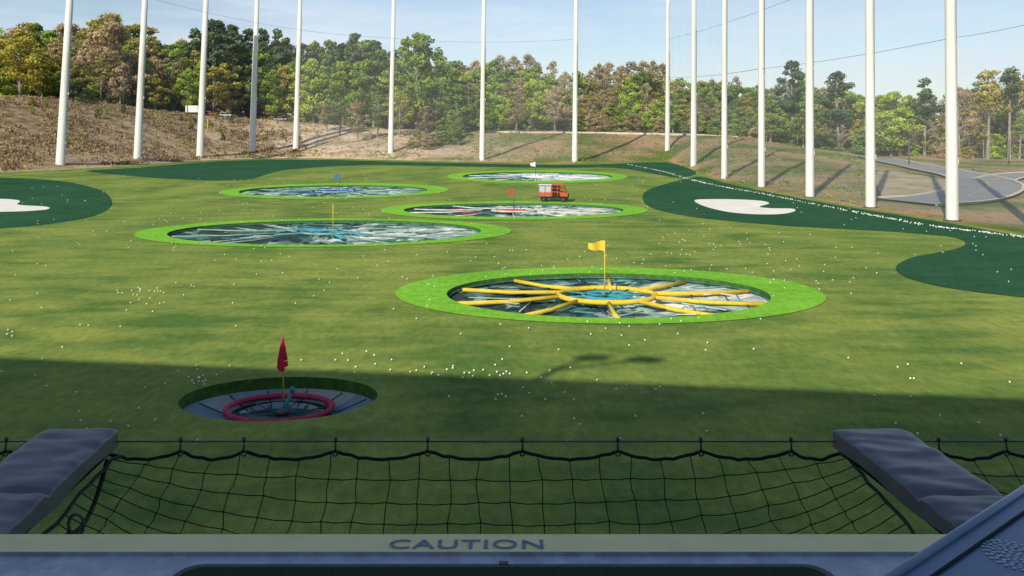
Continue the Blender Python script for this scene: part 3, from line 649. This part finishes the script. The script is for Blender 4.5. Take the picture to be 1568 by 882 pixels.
# ------------------------------------------------------------ pads
M_vinyl=mat('vinyl_pad',(0.100,0.108,0.128),(0.132,0.14,0.162),5,.42,bump=.25,bscale=9,spec=.5)
def pad(x0,x1,D0,D1,shift,sd):
    root=empty('padded_net_arm'); nx,ny=16,60; zt=H-1.635; b=B()
    V=[[None]*(ny+1) for _ in range(nx+1)]
    for i in range(nx+1):
        for j in range(ny+1):
            u=i/nx; v=j/ny; x=x0+(x1-x0)*u+shift*(1-v); y=D0+(D1-D0)*v
            e=min(u,1-u)*2; ev=min(v,1-v)*8
            z=zt-.012*(1-min(1,e*3.5))**2-.012*(1-min(1,ev*3))**2+.010*noise.noise(Vector((x*6,y*9,sd)))+.006*noise.noise(Vector((x*5+y*6,y*16,sd+4)))
            if abs(v-.36)<.012: z-=.012
            V[i][j]=(x,y,z)
    for i in range(nx):
        for j in range(ny): b.poly([V[i][j],V[i+1][j],V[i+1][j+1],V[i][j+1]],M_vinyl,True)
    dn=lambda p,h=.095:(p[0],p[1],zt-h-.01*math.sin(p[1]*9))
    for j in range(ny):
        b.poly([V[0][j],V[0][j+1],dn(V[0][j+1]),dn(V[0][j])],M_vinyl,False); b.poly([V[nx][j+1],V[nx][j],dn(V[nx][j]),dn(V[nx][j+1])],M_vinyl,False)
    for i in range(nx):
        b.poly([V[i][ny],V[i+1][ny],dn(V[i+1][ny]),dn(V[i][ny])],M_vinyl,False); b.poly([V[i+1][0],V[i][0],dn(V[i][0]),dn(V[i+1][0])],M_vinyl,False)
    b.poly([dn(V[0][0]),dn(V[0][ny]),dn(V[nx][ny]),dn(V[nx][0])],M_black)
    o=b.done('vinyl_cover',root)
    m=o.modifiers.new('weld','WELD'); m.merge_threshold=.0005
    m=o.modifiers.new('bevel','BEVEL'); m.width=.008; m.segments=3; m.limit_method='ANGLE'; m.angle_limit=math.radians(50)
    b=B(); xm=(x0+x1)/2; b.tube([(xm+shift,D0-.1,zt-.15),(xm,D1-.05,zt-.15)],.05,M_metal,8); b.done('steel_arm',root)
pad(-2.565,-2.155,3.17,4.37,.10,1)
pad(1.755,2.155,3.13,4.37,.10,7)
# ------------------------------------------------------------ catch net
M_cord=mat('net_cord',(0.012,0.013,0.013),(0.02,0.02,0.02),30,.8)
root=empty('catch_net')
Dc=4.33
b=B(); b.tube([(-9,Dc,H-1.70),(-2.6,Dc,H-1.70),(1.8,Dc,H-1.70),(9,Dc,H-1.695)],.0045,M_metal,6); b.done('steel_cable',root)
hooks=[(p-784)/F*Dc for p in (-120,10,155,277,374,514,655,800,946,1073,1211,1290,1437,1540,1660)]
b=B()
for i in range(len(hooks)-1):
    a,c=hooks[i],hooks[i+1]
    pts=sagc((a,Dc,H-1.752),(c,Dc,H-1.752),.045,12); b.tube([(p[0],p[1]+.004*math.sin(p[0]*70),p[2]+.003*math.sin(p[0]*55)) for p in pts],.009,M_cord,6)
for hx in hooks:
    b.tube([(hx,Dc,H-1.69),(hx,Dc-.01,H-1.745)],.006,M_metal,6)
    b.tube([(hx+.013*math.cos(t*.785),Dc-.01,H-1.757+.018*math.sin(t*.785)) for t in range(8)],.005,M_metal,5,closed=True)
    b.tube([(hx,Dc,H-1.675),(hx,Dc,H-1.70)],.010,M_metal,6)
b.done('top_rope_and_hooks',root)
def netpatch(xa,xb,xa2,xb2,nc,sag,seed):
    rs=random.Random(seed); nr=13; b=B(); G=[]
    for i in range(nc+1):
        s=i/nc; col=[]
        for j in range(nr+1):
            v=j/nr; x=(xa+(xb-xa)*s)*(1-v)+(xa2+(xb2-xa2)*s)*v; y=Dc+(3.05-Dc)*v
            e=1-abs(2*s-1)**3.5
            drop=0
            if v==0:
                for k in range(len(hooks)-1):
                    if hooks[k]<=x<=hooks[k+1]: t=(x-hooks[k])/(hooks[k+1]-hooks[k]); drop=.045*4*t*(1-t)
            z=H-1.755-drop-sag*e*math.sin(math.pi*min(1,v*1.02))**.8+rs.gauss(0,.006)
            col.append((x+rs.gauss(0,.007),y,z))
        G.append(col)
    def wig(p,q): 
        m=tuple((p[c]+q[c])/2 for c in range(3)); return [p,(m[0]+rs.gauss(0,.003),m[1],m[2]-.006),q]
    for i in range(nc+1):
        for j in range(nr): b.tube(wig(G[i][j],G[i][j+1]),.0029,M_cord,4,cap=False)
    for j in range(1,nr+1):
        for i in range(nc): b.tube(wig(G[i][j],G[i+1][j]),.0029,M_cord,4,cap=False)
    for col in (G[0],G[-1]): b.tube(col,.009,M_cord,6)
    for i in range(nc+1):
        for j in range(1,nr): b.ball(G[i][j],.0060,M_cord,5,3)
    b.done('net_mesh',root)
netpatch(-2.13,1.78,-1.98,1.74,24,.34,1)
netpatch(2.17,4.2,2.25,4.2,12,.3,2)
netpatch(-4.6,-2.58,-4.6,-2.5,12,.3,3)
b=B(); b.tube(sagc((-2.16,4.25,H-1.77),(-1.95,3.5,H-1.78),.10),.012,M_cord,6); 
rx_,ry_,rz_=(-1.98,3.62,H-1.80)
b.tube([(rx_+.035*math.cos(t*.52),ry_,rz_+.05*math.sin(t*.52)) for t in range(12)],.008,M_metal,6,closed=True)
b.done('lashing_rope',root)
# ------------------------------------------------------------ light, sky, camera
d=Vector((SX*math.cos(el),SY*math.cos(el),-math.sin(el)))
su=bpy.data.lights.new('sun','SUN'); su.energy=5.0; su.angle=math.radians(.5); su.color=(1,.92,.77)
so=bpy.data.objects.new('sun',su); scene.collection.objects.link(so); so.rotation_euler=d.to_track_quat('-Z','Y').to_euler(); so.location=(-40,-60,60)
w=bpy.data.worlds.new('World'); scene.world=w; w.use_nodes=True; nt=w.node_tree; N=nt.nodes; L=nt.links
bg=N['Background']; sk=N.new('ShaderNodeTexSky'); sk.sky_type='NISHITA'; sk.sun_disc=False; sk.sun_elevation=el; sk.sun_rotation=math.pi+math.atan2(SX,SY); sk.air_density=1.0; sk.dust_density=.6; sk.ozone_density=2.2
tc=N.new('ShaderNodeTexCoord'); mp=N.new('ShaderNodeMapping'); mp.inputs['Scale'].default_value=(1.0,1.0,6.5); mp.inputs['Location'].default_value=(.6,.2,0); L.new(tc.outputs['Generated'],mp.inputs['Vector'])
nz=N.new('ShaderNodeTexNoise'); nz.inputs['Scale'].default_value=3.6; nz.inputs['Detail'].default_value=9; nz.inputs['Roughness'].default_value=.58; L.new(mp.outputs['Vector'],nz.inputs['Vector'])
mr=N.new('ShaderNodeMapRange'); mr.inputs['From Min'].default_value=.44; mr.inputs['From Max'].default_value=.72; mr.inputs['To Min'].default_value=.22; mr.inputs['To Max'].default_value=.85; L.new(nz.outputs['Fac'],mr.inputs['Value'])
sp=N.new('ShaderNodeSeparateXYZ'); L.new(tc.outputs['Generated'],sp.inputs[0]); fa=N.new('ShaderNodeMapRange'); fa.inputs['From Min'].default_value=.16; fa.inputs['From Max'].default_value=.40; fa.inputs['To Min'].default_value=1; fa.inputs['To Max'].default_value=.08; L.new(sp.outputs['Z'],fa.inputs['Value'])
mu=N.new('ShaderNodeMath'); mu.operation='MULTIPLY'; L.new(mr.outputs['Result'],mu.inputs[0]); L.new(fa.outputs['Result'],mu.inputs[1])
mx=N.new('ShaderNodeMix'); mx.data_type='RGBA'; L.new(mu.outputs[0],mx.inputs['Factor']); L.new(sk.outputs[0],mx.inputs[6]); mx.inputs[7].default_value=(6.6,7.2,8.1,1)
L.new(mx.outputs[2],bg.inputs['Color']); bg.inputs['Strength'].default_value=.122
cam=bpy.data.cameras.new('camera'); co=bpy.data.objects.new('camera',cam); scene.collection.objects.link(co); co.location=(0,0,H); co.rotation_euler=(math.pi/2,0,0)
cam.sensor_width=36; cam.lens=36*F/1568; cam.shift_y=-(441-HY)/1568; cam.clip_start=.05; cam.clip_end=6000; scene.camera=co
scene.view_settings.view_transform='Standard'; scene.view_settings.look='None'; scene.view_settings.exposure=0
